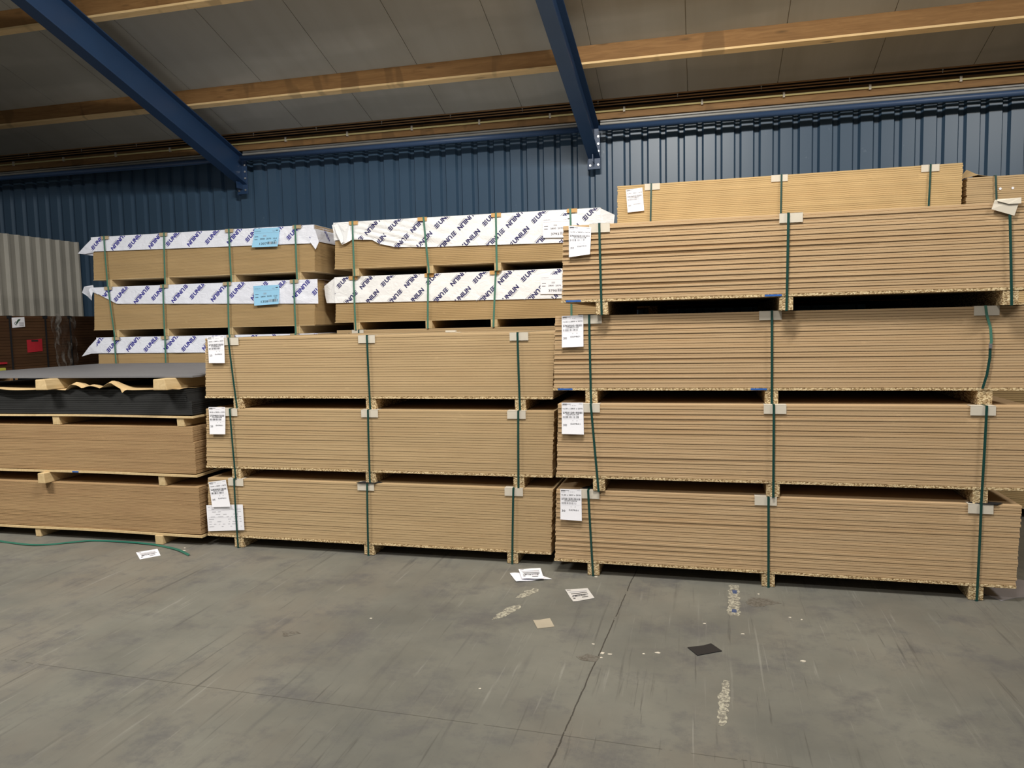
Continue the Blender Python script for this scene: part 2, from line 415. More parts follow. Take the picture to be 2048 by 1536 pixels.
for nm, xa, xb, lb in (('eaves_tube', -15, -6.37, 'blue round tube along the wall top, left of both rafters'), ('eaves_tube', -6.19, -1.37, 'blue round tube along the wall top, between the two rafters'), ('eaves_tube', -1.21, 11.5, 'blue round tube along the wall top, right of both rafters')):
    e = empty(nm, (0, 9.45, 4.094), label=lb, cat='pipe'); m = MB(); m.tube((xa, 0, 0), (xb, 0, 0), .034, 20); o = m.build('pipe', DARKB, e)
    for p in o.data.polygons: p.use_smooth = len(p.vertices) == 4
run('conduit', 9.50, 4.153, .017, ALU, 'lower grey conduit directly above the blue tube', 'conduit')
run('conduit', 9.51, 4.188, .015, ZINC, 'upper bright metal conduit just under the spruce eaves beam', 'conduit')
e = empty('cable_tray', (0, 9.34, 4.36), label='brown battens and thin hangers in the dark gap between roof panels and eaves beam', cat='cable tray')
for dz, hh, dy in ((.030, .016, -.012), (.006, .009, .02), (-.016, .008, .05)):
    m = MB(); m.box(-15, 11.5, dy, dy+.02, dz, dz+hh); m.build('batten', BROWNC, e)
k = -10.6
while k < 5:
    m = MB(); m.box(k-.003, k+.003, -.006, .0, -.012, .055); m.box(k-.008, k+.008, -.008, -.002, .018, .024); m.build('hanger', ALU, e); k += .94

# ------------------------------------------------------------------ strapped packs
def paper_label(parent, name, quad, y, kind, data, curl=.012, blue=False):
    """quad: (tl, tr, br, bl) in (x,z) local to pack; y: local front plane (negative)"""
    tl, tr, br, bl = [Vector(q) for q in quad]
    w = .148 if kind != 'landscape' else (tr-tl).length; h = .21 if kind != 'landscape' else (tl-bl).length
    def f(u, v):   # u right 0..w, v up from bottom 0..h
        a, b = u/w, 1-v/h
        p = tl.lerp(tr, a).lerp(bl.lerp(br, a), b)
        return (p.x, y-.002-curl*b*b-.0008*math.sin(a*6+b*3), p.y)
    m = MB(); m.grid(lambda a, b: f(a*w, b*h), 8, 10, .0006); o = m.build(name, PAPERB if blue else PAPER, parent, smooth=False)
    g = lambda u, v: (lambda p: (p[0], p[1]-.0012, p[2]))(f(u, v))
    ink = MB()
    if kind == 'tag':
        put_bar(ink, .006, .036, .198, .203, g); put_bar(ink, .037, .062, .199, .202, g, 1); put_bar(ink, .118, .142, .201, .203, g, 1)
        put_text(ink, 'Zuschn', .006, .189, .0055, g, .030)
        put_text(ink, '1  2 2 1', .058, .189, .005, g, .04, mi=1)
        put_text(ink, data[0], .008, .166, .0085, g, .134)
        put_bar(ink, .006, .14, .1555, .156, g, 1)
        put_text(ink, data[1], .008, .137, .012, g, .098, .015)
        put_text(ink, data[2], .028, .1255, .0095, g, .088)
        x = .106; r = random.Random(data[2])
        while x < .140: ww = r.choice((.0008, .0016, .0024)); put_bar(ink, x, x+ww, .136, .149, g, r.choice((0, 1))); x += ww+r.choice((.001, .0018))
        x = .008
        while x < .112: ww = r.choice((.001, .002, .003)); put_bar(ink, x, x+ww, .107, .121, g, r.choice((0, 1, 1))); x += ww+r.choice((.001, .002, .004))
        put_bar(ink, .006, .14, .1005, .101, g, 1)
        put_text(ink, '10', .072, .088, .005, g); put_text(ink, '30', .100, .088, .005, g)
        put_text(ink, data[3], .010, .055, .013, g, .024); put_text(ink, 'EXPR01', .060, .064, .009, g, .065)
    elif kind == 'film':
        s = w/.21
        put_text(ink, 'UNILIN', .008*s, h*.83, .007, g, .034, mi=0); put_text(ink, 'CE', w*.72, h*.81, .009, g, mi=1); put_bar(ink, w*.86, w*.95, h*.84, h*.88, g)
        put_bar(ink, .004, w-.004, h*.745, h*.75, g, 1)
        put_bar(ink, .008, .028, h*.54, h*.565, g); put_bar(ink, .008, .026, h*.40, h*.425, g); put_bar(ink, w*.38, w*.5, h*.60, h*.62, g, 1); put_bar(ink, w*.38, w*.5, h*.55, h*.57, g, 1)
        put_text(ink, data[0], w*.27, h*.40, .015, g, w*.66, .01); put_text(ink, data[1], w*.28, h*.12, .023, g, w*.29, .01)
        x = w*.59; r = random.Random(data[1])
        while x < w*.95: ww = r.choice((.001, .002, .003)); put_bar(ink, x, x+ww, h*.13, h*.27, g, r.choice((0, 1))); x += ww+r.choice((.001, .002))
        if len(data) > 2: put_text(ink, data[2], w*.82, h*.30, .010, g)
    else:
        r = random.Random(3)
        for k in range(9):
            v = h*(.92-.095*k); x = .015
            while x < w-.03:
                ww = r.uniform(.01, .05)
                if r.random() < .6: put_bar(ink, x, min(x+ww, w-.02), v, v+.0022, g, 1)
                x += ww+r.uniform(.006, .03)
            if k in (1, 4): put_bar(ink, .012, w-.05, v-.006, v-.0053, g, 1)
    ink.build('printing', [INK, INKG], o, recalc=False)
    return o

def board_stack(mb, L, D, z0, n, t, lean, amp, pair, seed, gap=(.0005, .0011), jx=.003):
    r = random.Random(seed)
    dl = dr = 0
    mb.box(.008, L-.008, .008, D-.008, z0+.001, z0+n*t-.001)
    for k in range(n):
        if k % pair == 0: sg = 1 if (k//pair) % 2 else -1; dl = sg*amp*r.uniform(.15, 1); dr = sg*amp*r.uniform(.05, .35)
        a = dl+r.uniform(-.0006, .0006); b = dr+r.uniform(-.0006, .0006)
        sx = lean*((k+.5)/n-.5)+r.uniform(-jx, jx)
        g = r.uniform(*gap)*(2.0 if (k % pair == 0) else 1)
        zb, zt = z0+k*t+g*.5, z0+(k+1)*t-g*.5
        c = min(.0012, t*.1)
        x0, x1 = sx, L+sx
        # chamfered front and ends
        def ring(z, i): return [(x0+i, a+i, z), (x1-i, b+i, z), (x1-i, D+b-i, z), (x0+i, D+a-i, z)]
        rings = [ring(zb, c), ring(zb+c, 0), ring(zt-c, 0), ring(zt, c)]
        i0 = len(mb.v)
        for rg in rings: mb.v += rg
        for q in range(3):
            for e_ in range(4):
                mb.f.append((i0+q*4+e_, i0+q*4+(e_+1) % 4, i0+q*4+4+(e_+1) % 4, i0+q*4+4+e_)); mb.m.append(0)
        mb.f.append((i0+3, i0+2, i0+1, i0)); mb.f.append((i0+12, i0+13, i0+14, i0+15)); mb.m += [0, 0]

def strap(parent, xt, xb, D, top, w, mat, off=.014, bot=0.0, front_only_z=None, side=1):
    th = .0012
    mb = MB()
    def band(p, q, wv, th_v):
        p, q, wv, th_v = Vector(p), Vector(q), Vector(wv), Vector(th_v)
        a = [p-wv, p+wv, q+wv, q-wv]; mb.hexa([*a, *[v+th_v for v in a]])
    hw = (w/2, 0, 0)
    zt = top+.0035; yf = -off
    n = 5
    for k in range(n):
        f0, f1 = k/n, (k+1)/n
        bow = lambda f: .003*math.sin(math.pi*f)
        band((xt+(xb-xt)*f0, yf-bow(f0), zt+(bot-zt)*f0), (xt+(xb-xt)*f1, yf-bow(f1), zt+(bot-zt)*f1), hw, (0, th, 0))
    band((xt, yf, zt), (xt, D+.01, zt), hw, (0, 0, th))
    band((xt, D+.01, zt), (xb, D+.01, bot), hw, (0, th, 0))
    band((xb, yf, bot+.001), (xb, D+.01, bot+.001), hw, (0, 0, th))
    return mb.build('strap', mat, parent)
def protector(parent, x, top, w, h, mat, tilt=0, y=-.0075, dep=.055):
    mb = MB(); t = .002
    mb.hexa([(x-w/2, y, top-h), (x+w/2, y, top-h+tilt), (x+w/2, y+t, top-h+tilt), (x-w/2, y+t, top-h), (x-w/2, y, top+t), (x+w/2, y, top+t+tilt*.2), (x+w/2, y+t, top+t+tilt*.2), (x-w/2, y+t, top+t)])
    mb.box(x-w/2, x+w/2, y, dep, top+.0005, top+.0005+t)
    return mb.build('edge_protector', mat, parent)

def pack(label, x, y, g, th, n, t, base, bh, straps, mats, L=2.8, D=2.07, bw=.08, lean=.018, amp=.004, pair=2, seed=1, group=None,
         sw=.0145, smat=STRAPD, pw=.135, ph=.055, pmat=CARD, visible=True, base_over=.004, gap=(.0005, .0011), jx=.003, film=False, cat='board pack', name='board_pack', nostrap=(), noprot=()):
    bmat, basemat, bearmat = mats
    e = empty(name, (x, y, g), th, label=label, cat=cat, group=group)
    z = bh
    bl = -lean/2-.002
    mb = MB(); mb.box(bl-base_over, L+bl+base_over, -base_over, D+base_over, z, z+base-.0008); mb.build('base_board', basemat, e, bevel=.001)
    z += base
    mb = MB(); board_stack(mb, L, D, z, n, t, lean, amp, pair, seed, gap, jx); mb.build('boards', bmat, e)
    top = z+n*t
    for k, (xt, xb) in enumerate(straps):
        mb = MB(); mb.box(xb-bw/2, xb+bw/2, .0, D, .0025, bh-.0004); mb.build('bearer', bearmat, e, bevel=.0015)
        if visible and k not in nostrap: strap(e, xt, xb, D, top+(.003 if smat is STRAPT else 0), sw, smat, off=.032 if smat is STRAPT else .016)
        if visible and k not in noprot: protector(e, xt+(.008*((k*7+seed*3) % 5-2)), top+(.003 if smat is STRAPT else 0), pw, ph, pmat, y=-.027 if smat is STRAPT else -.0075)
    return e, top
def rel(x0, prs): return [(a-x0, b-x0) for a, b in prs]
bC, HC = .08772, .50257; LC = bC+HC
tC = (HC-.0166)/30
KC = dict(n=30, t=tC, base=.0166, bh=bC, mats=(MDF, CHIP, CHIP))
Cdef = [
 ('C1', -.969, 5.001, 0, -.012, [(-.739, -.712), (.418, .421), (1.622, 1.612)], 'bottom strapped MDF pack of the right front stack, standing on the floor', ('16.00 x 2800 x 2070', '272315/010', '1034754204', '30'), [(-.931, .596), (-.786, .597), (-.783, .383), (-.931, .387)], .0036, 1),
 ('C2', -.943, 4.98, 1, -.002, [(-.711, -.665), (.446, .446), (1.637, 1.622)], 'second strapped MDF pack from the floor in the right front stack', ('16.00 x 2800 x 2070', '272315/010', '1034754129', '30'), [(-.908, 1.190), (-.762, 1.191), (-.758, .978), (-.908, .979)], .0046, 1),
 ('C3', -.960, 5.018, 2, .006, [(-.720, -.714), (.435, .438), (1.636, 1.650)], 'third strapped MDF pack in the right front stack, its right strap broken loose', ('16.00 x 2800 x 2070', '274230/010', '1034937140', '30'), [(-.905, 1.771), (-.760, 1.775), (-.759, 1.565), (-.905, 1.560)], .0052, 1),
 ('C4', -.884, 4.953, 3, -.010, [(-.636, -.627), (.520, .513), (1.706, 1.733)], 'top strapped MDF pack of the right front stack, with a crooked card corner at right', ('16.00 x 2800 x 2070', '274230/010', '1034935368', '30'), [(-.837, 2.358), (-.689, 2.340), (-.697, 2.167), (-.836, 2.153)], .0068, 1)]
packs = {}
for nm, x, y, k, th, st, lb, data, q, amp, pair in Cdef:
    g = k*LC
    nop = (2,) if nm == 'C4' else ()
    nos = (2,) if nm == 'C3' else ()
    e, top = pack(lb, x, y, g, th, KC['n'], KC['t'], KC['base'], KC['bh'], rel(x, st), KC['mats'], seed=11+k, amp=amp, pair=pair, group='strapped packs in the right front stack', L=2.825 if k in (1, 2) else 2.8, noprot=nop, nostrap=nos)
    packs[nm] = (e, top)
    paper_label(e, 'delivery_label', [(a-x, b-g) for a, b in q], -.009, 'tag', data, .014)
    if k in (2, 3):
        for bx in (.02, 1.27):
            m = MB(); m.box(bx, bx+.10, -.0062, -.0040, bC+.003, bC+.0150); m.build('blue_mark', BLUEM, e)
# loose right strap of C3: bowed, pale, with a metal seal
e, top = packs['C3']
m = MB(); pts = [(1.632, top+.004), (1.640, top-.05), (1.662, top-.13), (1.668, top-.205), (1.664, top-.24)]
for (xa, za), (xb, zb) in zip(pts[:-1], pts[1:]):
    xa += .960; xb += .960; m.hexa([(xa-.0075, -.022, za), (xa+.0075, -.022, za), (xa+.0075, -.0205, za), (xa-.0075, -.0205, za), (xb-.0075, -.022, zb), (xb+.0075, -.022, zb), (xb+.0075, -.0205, zb), (xb-.0075, -.0205, zb)])
o = m.build('strap', STRAPT, e); o['label'] = 'paler bowed upper length of the broken strap'
m = MB(); pts = [(1.664, top-.235), (1.664, top-.30), (1.652, top-.40), (1.630, top-.49)]
for (xa, za), (xb, zb) in zip(pts[:-1], pts[1:]):
    xa += .960; xb += .960; m.hexa([(xa-.0075, -.020, za), (xa+.0075, -.020, za), (xa+.0075, -.0185, za), (xa-.0075, -.0185, za), (xb-.0075, -.018, zb), (xb+.0075, -.018, zb), (xb+.0075, -.0165, zb), (xb-.0075, -.0165, zb)])
m.build('strap', STRAPD, e)
m = MB(); m.box(1.655+.960, 1.673+.960, -.025, -.018, top-.25, top-.222); m.build('strap_seal', ZINC, e)
# crooked protector on C4
e, top = packs['C4']
m = MB(); x0 = .884; z0 = 3*LC
m.poly([(1.615+x0, -.020, 2.321-z0), (1.731+x0, -.020, 2.278-z0), (1.761+x0, -.016, 2.375-z0), (1.634+x0, -.010, 2.374-z0)], .002)
m.poly([(1.640+x0, -.024, 2.366-z0), (1.700+x0, -.026, 2.345-z0), (1.762+x0, -.024, 2.345-z0), (1.764+x0, -.018, 2.378-z0), (1.645+x0, -.012, 2.376-z0)], .0012)
o = m.build('edge_protector', CARD, e); o['label'] = 'crumpled card corner twisted askew'
# small black pads pinched between packs
def pad(e, pts, z0, z1, nm='rubber_pad', mat=BLKPAD): m = MB(); m.slab(pts, z0, z1); return m.build(nm, mat, e)

bB, HB = .0820, .4722; LB = bB+HB; tB = (HB-.017)/25
Bdef = [
 ('B1', -3.824, 5.154, 0, -.003, [(-3.566, -3.560), (-2.429, -2.440), (-1.297, -1.318)], 'bottom strapped MDF pack of the middle front stack, with a loose delivery note', ('18.00 x 2800 x 2070', '268359/010', '1034481885', '25'), [(-3.802, .521), (-3.644, .545), (-3.606, .334), (-3.772, .323)], .0025),
 ('B2', -3.807, 5.156, 1, 0, [(-3.574, -3.552), (-2.403, -2.408), (-1.252, -1.262)], 'second strapped MDF pack of the middle front stack, between two others', ('18.00 x 2800 x 2070', '272948/010', '1034680248', '25'), [(-3.766, 1.123), (-3.617, 1.124), (-3.620, .910), (-3.760, .908)], .0030),
 ('B3', -3.799, 5.180, 2, .002, [(-3.572, -3.524), (-2.402, -2.396), (-1.253, -1.246)], 'top strapped MDF pack of the middle front stack, below the white wrapped packs', ('18.00 x 2800 x 2070', '272948/010', '1034680437', '25'), [(-3.762, 1.674), (-3.614, 1.683), (-3.608, 1.468), (-3.750, 1.469)], .0022)]
for nm, x, y, k, th, st, lb, data, q, amp in Bdef:
    g = k*LB
    e, top = pack(lb, x, y, g, th, 25, tB, .017, bB, rel(x, st), (MDF2, CHIP, CHIP), seed=31+k, amp=amp*.9, pair=1, group='strapped packs in the middle front stack', lean=.022)
    packs[nm] = (e, top); paper_label(e, 'delivery_label', [(a-x, b-g) for a, b in q], -.009, 'tag', data, .012)
e, top = packs['B1']
paper_label(e, 'delivery_note', [(-3.834+3.824, .334), (-3.503+3.824, .352), (-3.497+3.824, .147), (-3.828+3.824, .123)], -.0085, 'landscape', None, .002)
pad(e, [(1.305, -.012), (1.345, .03), (1.46, .05), (1.50, .03), (1.455, -.016), (1.34, -.020)], top+.003, top+.006)
pad(packs['C1'][0], [(.17, .04), (.20, .12), (.33, .14), (.31, .03)], LC+.0012, LC+.0035)
pad(packs['C1'][0], [(2.53, .02), (2.60, -.012), (2.68, -.012), (2.72, .03), (2.62, .05)], LC+.0040, LC+.0085)
pad(packs['C3'][0], [(.165, -.012), (.165, .04), (.33, .04), (.31, -.006)], LC+.0040, LC+.0075)

# back row behind the right stack: C5 visible, support packs below and behind
tC5 = tC
KB = dict(n=30, t=tC, base=.0166, bh=bC, mats=(MDF3, CHIP, CHIP))
for k in range(4):
    pack('strapped MDF pack concealed behind the right front stack, %s one up from the floor' % ('lowest', 'second', 'third', 'fourth')[k], -.80, 7.12, k*LC, 0, 30, tC, .0166, bC, rel(-.80, [(-.427, -.427), (.676, .676), (1.829, 1.829)]), (MDF3, CHIP, CHIP), seed=60+k, amp=.003, visible=False, lean=0)
x, g = -.735, 4*LC
e, top = pack('brightly lit strapped MDF pack highest on the right, against the blue wall', x, 6.995, g, -.018, 30, tC, .0166, bC, rel(x, [(-.427, -.442), (.676, .669), (1.829, 1.813)]), (MDF3, CHIP, CHIP), seed=71, amp=.003, lean=.01, D=2.06)
paper_label(e, 'delivery_label', [(-.655-x, 2.913-g), (-.507-x, 2.922-g), (-.491-x, 2.716-g), (-.639-x, 2.707-g)], -.009, 'tag', ('16.00 x 2800 x 2070', '265365/010', '1034188431', '20'), .010)
L6 = .5685; t6 = (L6-bC-.0166)/29
for k in range(4):
    pack('board pack concealed below the far right corner pack, %s one up from the floor' % ('lowest', 'second', 'third', 'fourth')[k], 2.15, 7.06, k*L6+k*.00, 0, 29, t6, .0166, bC, [(.17, .17), (1.4, 1.4), (2.6, 2.6)], (MDF3, CHIP, CHIP), seed=80+k, amp=.003, visible=False, lean=0)
e, top = pack('brown board pack cut off by the right edge, topped by a curled kraft sheet', 2.125, 7.03, 4*L6, .0, 29, t6, .0166, bC, [(.205, .235), (1.4, 1.4), (2.6, 2.6)], (MDF2, CHIP, CHIP), seed=90, amp=.002, lean=.0, noprot=(0, 1, 2), smat=STRAPD, jx=.006)
m = MB()
def kf(u, v):
    return (-.012+.30*u+.02*v, .02+.35*v, top+.003+.125*max(0, 1-abs(u-.33)*3.2)*(.15+.85*v))
m.grid(kf, 12, 6, .0015, (0, 0, 1)); o = m.build('kraft_sheet', KRAFT, e)
for dx in (.245, .335):
    m = MB(); m.tube((dx, -.004, top-.105), (dx, -.007, top-.105), .010, 10); m.build('white_sticker', PAPER, e)

# ------------------------------------------------------------------ white wrapped packs (D left, E right)
DIRA = math.radians(43)
def swirl(mb, fn, mi=0):
    """three stacked swoosh blades, about .045 square"""
    for k in range(3):
        b = (k-1)*.0145
        for s0, s1, o0, o1 in ((-.026, .0, .0006, .0062), (.0, .022, .0062, .0050)):
            mb.quad([fn(s0, b-o0*.6-.004), fn(s1, b-o1-.001), fn(s1, b+o1+.002), fn(s0, b+o0*.2-.003)], mi)
def word(mb, ox, oz, flip, inside, yf, word_w=.205, cap=.044):
    a = DIRA+(math.pi if flip else 0); ca, sa = math.cos(a), math.sin(a)
    tmp = MB()
    fn = lambda u, v: (ox+u*ca-v*sa, 0, oz+u*sa+v*ca)
    swirl(tmp, lambda u, v: fn(u*1.15, v*1.15))
    put_text(tmp, 'UNILIN', .036, -cap/2, cap, fn, word_w, .045)
    k0 = len(tmp.f)
    tmp.quad([fn(.12, -.036), fn(.215, -.036), fn(.215, -.032), fn(.12, -.032)], 1)
    # cut to the film outline
    me = bpy.data.meshes.new('t'); me.from_pydata(tmp.v, [], tmp.f)
    bm = bmesh.new(); bm.from_mesh(me)
    lay = bm.faces.layers.int.new('g'); bm.faces.ensure_lookup_table()
    for i, f in enumerate(bm.faces): f[lay] = tmp.m[i]
    x0, x1, z0, z1 = inside['box']
    for co, no in (((0, 0, z1), (0, 0, 1)), ((0, 0, z0), (0, 0, -1)), ((x1, 0, 0), (1, 0, 0)), ((x0, 0, 0), (-1, 0, 0))):
        if bm.faces: bmesh.ops.bisect_plane(bm, geom=bm.verts[:]+bm.edges[:]+bm.faces[:], plane_co=co, plane_no=no, clear_outer=True)
    if bm.faces: bmesh.ops.subdivide_edges(bm, edges=[e for e in bm.edges if e.calc_length() > .02], cuts=1)
    bm.verts.index_update()
    i0 = len(mb.v); hem = inside['hem']; cut = inside.get('cut')
    vs = list(bm.verts); idx = {v: n for n, v in enumerate(vs)}
    for v in vs: mb.v.append((v.co.x, yf(v.co.x, v.co.z)-.0016, v.co.z))
    for f in bm.faces:
        c = f.calc_center_median()
        if c.z < hem(c.x)+.003: continue
        if cut and any(a < c.x < b and d < c.z < e2 for a, b, d, e2 in cut): continue
        mb.f.append(tuple(i0+idx[v] for v in f.verts)); mb.m.append(f[lay])
    bm.free(); bpy.data.meshes.remove(me)
def interp(pts, x):
    if x <= pts[0][0]: return pts[0][1]
    for (a, za), (b, zb) in zip(pts[:-1], pts[1:]):
        if x <= b: return za+(zb-za)*(x-a)/(b-a)
    return pts[-1][1]
def film_wrap(e, top, L, D, hempts, fmat, pmat, words, ears=(), wav=.003, x0=-.006, x1=None, side_drop=None, label='', cut=None, folds=0):
    x1 = L+.006 if x1 is None else x1
    hem = lambda x: interp(hempts, x)
    def yf(x, z):
        v = Vector((x*3.1, z*4+top, 1.7*L))
        d = noise.noise(v)*wav*2+noise.noise(v*2.7)*wav
        if folds:   # long diagonal creases hanging from the left strap
            k = math.exp(-((x-.55)/.5)**2)
            d += folds*k*math.sin((z-top)*48+x*13)*.5
        t = min(1, max(0, (top-z)/.25))
        return -.009-abs(d)*1.6*(.3+t)-.004*t
    m = MB(); nx = 96
    m.grid(lambda u, v: (x0+(x1-x0)*u, yf(x0+(x1-x0)*u, top+.002-(top+.002-hem(x0+(x1-x0)*u))*v), top+.002-(top+.002-hem(x0+(x1-x0)*u))*v), nx, 14, .0006)
    # top sheet and drape on the right end
    m.grid(lambda u, v: (x0+(x1-x0)*u, -.010+(D+.02)*v, top+.0022+.0006*math.sin(u*40+v*9)), 24, 8, .0006, (0, 0, 1))
    if side_drop:
        m.grid(lambda u, v: (L+.008+.006*abs(math.sin(u*9+v*3))*v, -.008+(D+.016)*u, top+.002-side_drop*v), 30, 6, .0006, (1, 0, 0))
    for pts in ears: m.poly(pts, .0012)
    o = m.build('film_cover', fmat, e, smooth=False)
    if label: o['label'] = label
    ink = MB()
    for ox, oz, flip in words: word(ink, ox, oz, flip, dict(box=(x0+.002, x1-.002, min(z for _, z in hempts)+.001, top-.001), hem=hem, cut=cut), yf)
    if side_drop:   # print on the end flap
        for k in range(3):
            yy = .25+k*.5
            fn = lambda u, v: (L+.0165, yy+u*.72+v*.6, top-.07-u*.68+v*.7)
            put_text(ink, 'UNILIN', -.06, -.02, .036, fn, .15, .018)
    ink.build('printing', [pmat, GREYP], o, recalc=False)
    return o
d43 = (math.cos(DIRA), math.sin(DIRA))
def words_E(xa, za, xb, zb, xc, zc, xd, zd, n, P=.505):
    w = []
    for k in range(-1, n):
        w.append((xa+P*k, za, False)); w.append((xb+P*k+.24*d43[0], zb+.24*d43[1], True))
        w.append((xc+P*k-.24*d43[0], zc-.24*d43[1], False)); w.append((xd+P*k, zd, True))
    return w
def words_D(xa, za, xb, zb, n, P=.498):
    w = []
    for k in range(-1, n):
        w.append((xa+P*k, za, False)); w.append((xb+P*k+.24*d43[0], zb+.24*d43[1], True))
    return w
bD, HD = .086, .4872; bE, HE = .0815, .4826
def cx(p, x, g): return [(a-x, yy, b-g) for a, yy, b in p]
KD = dict(name='wrapped_board_pack', n=38, t=(HD-.008)/38, base=.008, bh=bD, mats=(MDF4, PINE, PINE), bw=.062, sw=.019, smat=STRAPT, pw=.10, ph=.034, pmat=CARDG, amp=.0008, pair=3, gap=(.0002, .0005), jx=.001)
KE = dict(name='wrapped_board_pack', n=26, t=(HE-.008)/26, base=.008, bh=bE, mats=(MDF4, PINE, PINE), bw=.070, sw=.019, smat=STRAPT, pw=.10, ph=.036, pmat=CARDB, amp=.0012, pair=2, gap=(.0004, .0010), jx=.0015)
GD = 'white wrapped packs in the left back stack'; GE = 'white wrapped packs in the back stack behind the middle'
gD1, gD2, gD3 = 2.2396, 1.6664, 1.0932
# D1
x, g = -6.771, gD1
e, top = pack('topmost white wrapped pack of the left back stack, with a light blue label', x, 7.319, g, .006, straps=rel(x, [(-6.581, -6.570), (-5.788, -5.81), (-4.970, -4.970), (-4.172, -4.176)]), seed=101, group=GD, lean=.02, **KD)
film_wrap(e, top, 2.8, 2.07, [(0, 2.653-g), (2.836, 2.620-g)], FILMD, BLUEP, words_D(-6.753-x, 2.697-g, -6.496-x, 2.666-g, 6),
  ears=[cx([(-6.745, -.012, 2.811), (-6.862, -.012, 2.725), (-6.98, .0, 2.64), (-6.877, -.005, 2.630), (-6.761, -.006, 2.640), (-6.74, -.014, 2.653)], x, g),
        cx([(-6.98, .002, 2.642), (-6.87, .01, 2.640), (-6.744, .0, 2.645), (-6.755, .02, 2.604), (-6.877, .03, 2.622)], x, g),
        cx([(-3.960, -.016, 2.77), (-4.005, -.022, 2.665), (-4.01, -.026, 2.636), (-3.944, -.034, 2.553), (-3.905, -.030, 2.628), (-3.945, -.018, 2.75)], x, g)], side_drop=.17,
  cut=[(2.76, 2.83, .3, .55)])
paper_label(e, 'delivery_label', [(-4.663-x, 2.806-g), (-4.362-x, 2.805-g), (-4.384-x, 2.603-g), (-4.695-x, 2.607-g)], -.020, 'film', ('2800  2070  12.0', '1307', '38'), .02, True)
# D2
x, g = -6.780, gD2
e, top = pack('middle white wrapped pack of the left back stack, film torn open at its left corner', x, 7.295, g, .004, straps=rel(x, [(-6.545, -6.497), (-5.818, -5.834), (-4.996, -5.015), (-4.2, -4.202)]), seed=102, group=GD, lean=.034, **KD)
film_wrap(e, top, 2.8, 2.07, [(0, 2.205-g), (.02, 2.195-g), (.317, 2.052-g), (.351, 2.048-g), (2.9, 1.982-g)], FILMD, BLUEP, words_D(-6.465-x, 2.100-g, -6.215-x, 2.050-g, 6), x1=2.846,
  ears=[cx([(-6.760, -.012, 2.245), (-6.795, .02, 2.273), (-6.927, .03, 2.26), (-6.982, .05, 2.193), (-6.902, .04, 2.150), (-6.809, .0, 2.096), (-6.789, -.012, 2.176)], x, g),
        cx([(-6.75, -.014, 2.242), (-6.800, -.016, 2.240), (-6.82, -.02, 2.215), (-6.795, -.016, 2.13), (-6.775, -.012, 2.19), (-6.7, -.014, 2.16)], x, g)], side_drop=.10)
paper_label(e, 'delivery_label', [(-4.695-x, 2.192-g), (-4.381-x, 2.196-g), (-4.388-x, 1.991-g), (-4.682-x, 1.980-g)], -.018, 'film', ('2800  2070  12.0', '1358', '38'), .02, True)
# D3
x, g = -6.76, gD3
e, top = pack('lowest visible white wrapped pack of the left back stack, just above the grey sheet', x, 7.29, g, .0, straps=rel(x, [(-6.50, -6.49), (-5.824, -5.837), (-5.0, -5.0), (-4.2, -4.2)]), seed=103, group=GD, lean=.02, **KD)
film_wrap(e, top, 2.8, 2.07, [(0, 1.487-g), (2.81, 1.475-g)], FILMD, BLUEP, words_D(-6.60-x, 1.525-g, -6.35-x, 1.515-g, 6),
  ears=[cx([(-6.750, -.012, 1.664), (-6.87, -.012, 1.565), (-6.992, .0, 1.453), (-6.857, -.004, 1.484), (-6.774, .0, 1.487), (-6.75, -.014, 1.487)], x, g)], side_drop=.17)
pack('hidden wrapped pack under the lowest visible one of the left back stack', -6.76, 7.29, gD3-.5465, 0, straps=[(.26, .26), (.94, .94), (1.76, 1.76), (2.56, 2.56)], seed=104, visible=False, **{**KD, 'n': 36})
pack('hidden wrapped pack on the floor of the left back stack', -6.76, 7.29, 0, 0, straps=[(.26, .26), (.94, .94), (1.76, 1.76), (2.56, 2.56)], seed=105, visible=False, **{**KD, 'n': 36})
# E1
gE1, gE2, gE3 = 2.2590, 1.6949, 1.1308
x, g = -3.742, gE1
e, top = pack('topmost white wrapped pack behind the middle stack, film bunched at its left strap', x, 7.352, g, .010, straps=rel(x, [(-3.520, -3.519), (-2.736, -2.693), (-1.974, -1.976), (-1.227, -1.219)]), seed=111, group=GE, lean=.026, **KE)
film_wrap(e, top, 2.8, 2.07, [(0, 2.640-g), (.17, 2.640-g), (.43, 2.626-g), (.512, 2.581-g), (.677, 2.542-g), (1.06, 2.525-g), (2.9, 2.500-g)], FILM, NAVY,
  words_E(-3.106-x, 2.735-g, -2.875-x, 2.69-g, -3.168-x, 2.672-g, -2.927-x, 2.645-g, 5), folds=.016,
  ears=[cx([(-3.697, -.020, 2.822), (-3.767, -.004, 2.803), (-3.753, -.010, 2.74), (-3.700, -.020, 2.67), (-3.644, -.040, 2.589), (-3.592, -.050, 2.603), (-3.534, -.030, 2.636), (-3.561, -.018, 2.80)], x, g),
        cx([(-3.697, -.024, 2.815), (-3.73, -.03, 2.79), (-3.705, -.045, 2.72), (-3.640, -.066, 2.60), (-3.618, -.060, 2.612), (-3.62, -.05, 2.66), (-3.66, -.034, 2.75)], x, g),
        cx([(-.935, -.012, 2.818), (-.804, .03, 2.754), (-.815, .02, 2.65), (-.868, .0, 2.53), (-.945, -.012, 2.52)], x, g)],
  cut=[(-.1, .22, 0, 1)])
paper_label(e, 'delivery_label', [(-1.508-x, 2.762-g), (-1.212-x, 2.762-g), (-1.216-x, 2.552-g), (-1.500-x, 2.560-g)], -.026, 'film', ('2800  2070  18.0', '3792'), .006)
